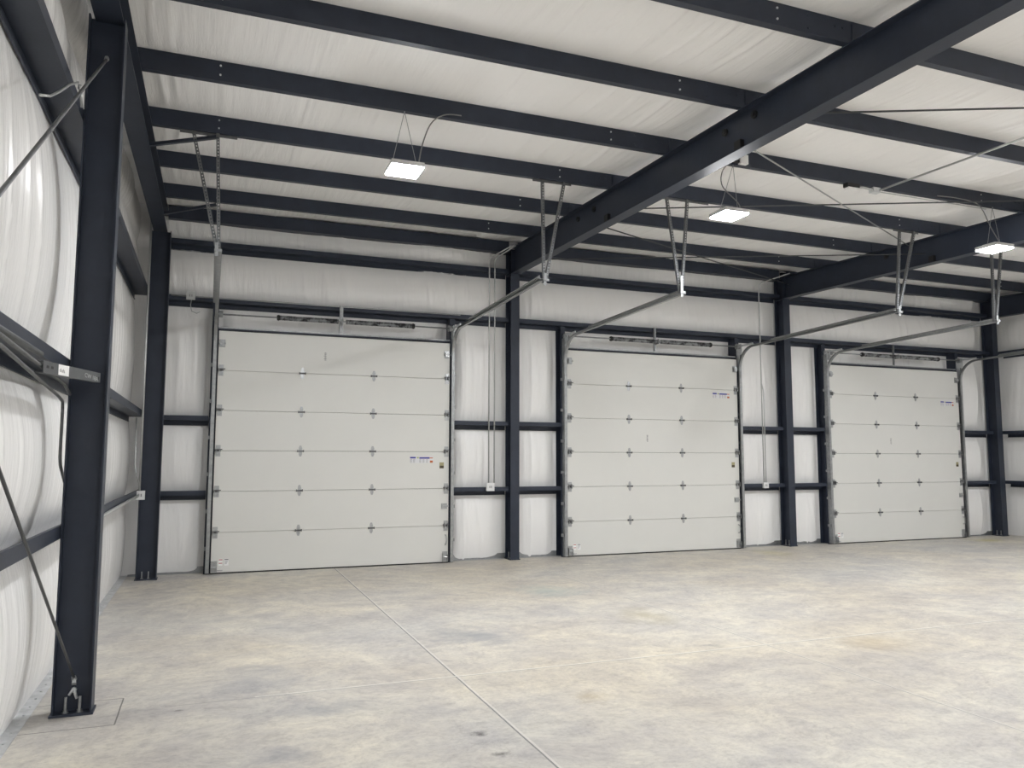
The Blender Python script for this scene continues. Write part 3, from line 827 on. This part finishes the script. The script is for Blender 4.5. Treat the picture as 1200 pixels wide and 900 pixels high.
# ------------------------------------------------------------------ conduits and boxes
def conduit(pts, label, r=.0115, m='conduit', parts=()):
    b = MB().tube(pts, r, 10)
    return tag(b.build('conduit', M[m], smooth=True), label, 'conduit', 'metal conduits')
def elbow(a, c, e, n=5, r=.08):
    """round the corner at c between a and e"""
    a, c, e = Vector(a), Vector(c), Vector(e)
    u = (a-c).normalized()*r; w = (e-c).normalized()*r
    return [tuple((c+u)*(1-t)**2+c*2*t*(1-t)+(c+w)*t*t) for t in np.linspace(0, 1, n)]
def route(pts, r=.08):
    out = [pts[0]]
    for i in range(1, len(pts)-1): out += elbow(pts[i-1], pts[i], pts[i+1], r=r)
    return out+[pts[-1]]
yc = .022
conduit(route([(4.375, yc, 1.30), (4.375, yc, 5.20), (4.62, -.45, 5.33)]), 'left of two thin conduits climbing the wall between left door and column')
conduit(route([(4.475, yc, 1.30), (4.475, yc, 5.20), (4.70, -.40, 5.35)]), 'right of two thin conduits climbing the wall between left door and column')
conduit(route([(10.105, yc, 1.25), (10.105, yc, 5.22), (10.45, -.50, 5.35)]), 'thin conduit climbing the wall between middle door and column')
conduit(route([(10.155, yc, 1.25), (10.155, yc, 3.05), (10.11, yc, 3.20)], .05), 'shorter thin conduit beside the tall one, right of the middle door')
conduit([(-.70, .028, 4.158), (3.85, .028, 4.158)], 'conduit lying on the girt directly above the left overhead door', .010)
def jbox(x, y, z, label, s=.055, m='boxgrey'):
    t = thing('junction_box', label, 'junction box', (x, y, z-s), 'metal junction boxes')
    MB().box(x-s, x+s, y-.045, y, z-s, z+s).build('box', M[m], t)
    b = MB().box(x-s*1.05, x+s*1.05, y-.049, y-.045, z-s*1.05, z+s*1.05)
    b.build('cover', M[m], t)
    b = MB().box(x-.022, x-.008, y-.0505, y-.049, z-.02, z+.02).box(x+.008, x+.022, y-.0505, y-.049, z-.02, z+.02)
    b.build('outlet_slots', M['greyprint'], t)
    return t
jbox(4.40, .036, 1.235, 'square metal outlet box on the lower girt right of the left door', .066)
jbox(10.13, .036, 1.20, 'square metal outlet box on the lower girt right of the middle door')
jbox(-.42, .036, 4.165, 'metal junction box on the girt up left of the left door', .06, 'conduit')
tag(MB().tube([(-.41, .0, 4.10), (-.42, .0, 4.02), (-.40, .0, 3.93), (-.33, .01, 3.90), (-.28, .01, 3.93)], .006, 6).build('pigtail_cable', M['conduit'], smooth=True), 'short loose cable hanging from the junction box left of the left door', 'cable')
# corner conduits
t = jbox(-.955, -.47, 1.20, 'square metal outlet box beside the far left corner column', .06)
conduit([(-.965, -.52, 1.26), (-.970, -.52, 5.22)], 'tall thin conduit rising beside the far left corner column', .015)
conduit(route([(-.965, -.53, 1.33), (-1.035, -.53, 1.60), (-1.04, -.53, 2.28)], .06), 'short bent conduit left of the outlet box in the far left corner', .010)
conduit([(-.975, -.54, 1.20), (-.975, -6.2, 1.18)], 'conduit running along the lowest girt of the left wall to the corner outlet', .018)
# near left conduits on the underside of the upper girt
conduit([(-.96, -6.66, 2.15), (-.96, -6.9, 2.20), (-.96, -8.6, 2.275), (-.96, -12.5, 2.29)], 'upper of two conduits slung under the left wall girt, ending at the near column', .0105, 'hanger')  # this and the next: underside shade put into the darker colour
conduit(route([(-1.03, -6.22, 1.55), (-1.03, -6.46, 1.69), (-1.03, -6.46, 2.11), (-.99, -6.88, 2.118), (-.97, -8.52, 2.235), (-.97, -12.5, 2.25)], .07), 'lower of two conduits under the left wall girt, bending down beside the near column', .0105, 'hanger')
conduit([(-.965, -7.66, 2.30), (-.965, -12.5, 2.31)], 'fat grey pipe along the left wall girt above the two conduits', .017, 'greysteel')
tag(MB().tube([(-.985, -7.95, 3.664), (-.985, -7.70, 3.77), (-.985, -7.44, 3.915), (-.985, -7.15, 4.09), (-.985, -6.84, 4.25)], .008, 8).cyl((-.985, -6.84, 4.22), 'x', .018, .02, 8).tube([(-.975, -6.84, 4.23), (-.975, -6.72, 4.13)], .010, 6).build('hanging_cable', M['conduit'], smooth=True), 'short curved cable crossing the cable brace beside the nearest column', 'cable')
# roof conduit with boxes in the middle bay
ZC = zr(PY[3])-.035
conduit([(7.95, PY[3]+.0, ZC), (7.93, -9.4, zr(-9.4)-.03)], 'thin conduit running under the purlins of the middle roof bay towards the camera', .013)
tt = thing('roof_junction_box', 'small metal box with cord connector under the fourth purlin of the middle bay', 'junction box', (7.80, PY[3], ZC-.03))
MB().box(7.84, 7.96, PY[3]-.03, PY[3]+.05, ZC-.035, ZC+.03).build('box', M['bright'], tt)
MB().box(7.40, 7.60, PY[3]-.04, PY[3]+.04, ZC-.02, ZC+.03).build('receptacle', M['black'], tt)
MB().box(7.42, 7.60, PY[3]-.035, PY[3]+.035, ZC-.045, ZC-.021).build('receptacle_cover', M['white'], tt)
MB().tube([(7.60, PY[3], ZC), (7.70, PY[3], ZC+.01), (7.84, PY[3], ZC)], .014, 8).build('connector', M['conduit'], tt)
conduit([(8.0, PY[3]+.03, ZC), (9.95, PY[3]+.03, ZC)], 'cable running along the fourth purlin of the middle bay to the right lamp', .007)
tt = thing('wall_plate_box', 'white square box on the fourth purlin right beside the first free rafter', 'junction box', (5.78, PY[3], ZC+.03))
MB().box(5.73, 5.84, PY[3]-.075, PY[3]-.02, ZC+.035, ZC+.145).build('box', M['white'], tt)
MB().box(5.62, 5.73, PY[3]-.055, PY[3]-.006, ZC+.05, ZC+.13).build('bracket', M['black'], tt)

# ------------------------------------------------------------------ world, camera, colour
w = bpy.data.worlds.new('World'); SC.world = w; w.use_nodes = True
w.node_tree.nodes['Background'].inputs[0].default_value = (.02, .02, .022, 1)
w.node_tree.nodes['Background'].inputs[1].default_value = .2
cam = bpy.data.cameras.new('camera'); co = bpy.data.objects.new('camera', cam); COL.objects.link(co)
yaw, pitch, roll, F = .3674, .0939, .0017, 915.93
cy, sy, cp, sp_ = math.cos(yaw), math.sin(yaw), math.cos(pitch), math.sin(pitch)
f = Vector((sy*cp, cy*cp, sp_)); r = Vector((cy, -sy, 0)); u = r.cross(f)
c_, s_ = math.cos(roll), math.sin(roll); r, u = c_*r+s_*u, -s_*r+c_*u
Mx = Matrix((r, u, -f)).transposed().to_4x4(); Mx.translation = Vector((-.0675, -12.6228, 1.7309))
co.matrix_world = Mx
cam.sensor_width = 36; cam.sensor_fit = 'HORIZONTAL'; cam.lens = 36*F/1200; cam.clip_start = .05; cam.clip_end = 100
SC.camera = co
SC.view_settings.view_transform = 'Standard'; SC.view_settings.look = 'None'
SC.view_settings.exposure = 0.0; SC.view_settings.gamma = 1.0; SC.view_settings.use_curve_mapping = False
SC.cycles.max_bounces = 12; SC.cycles.diffuse_bounces = 8; SC.cycles.glossy_bounces = 4
SC.cycles.sample_clamp_indirect = 8
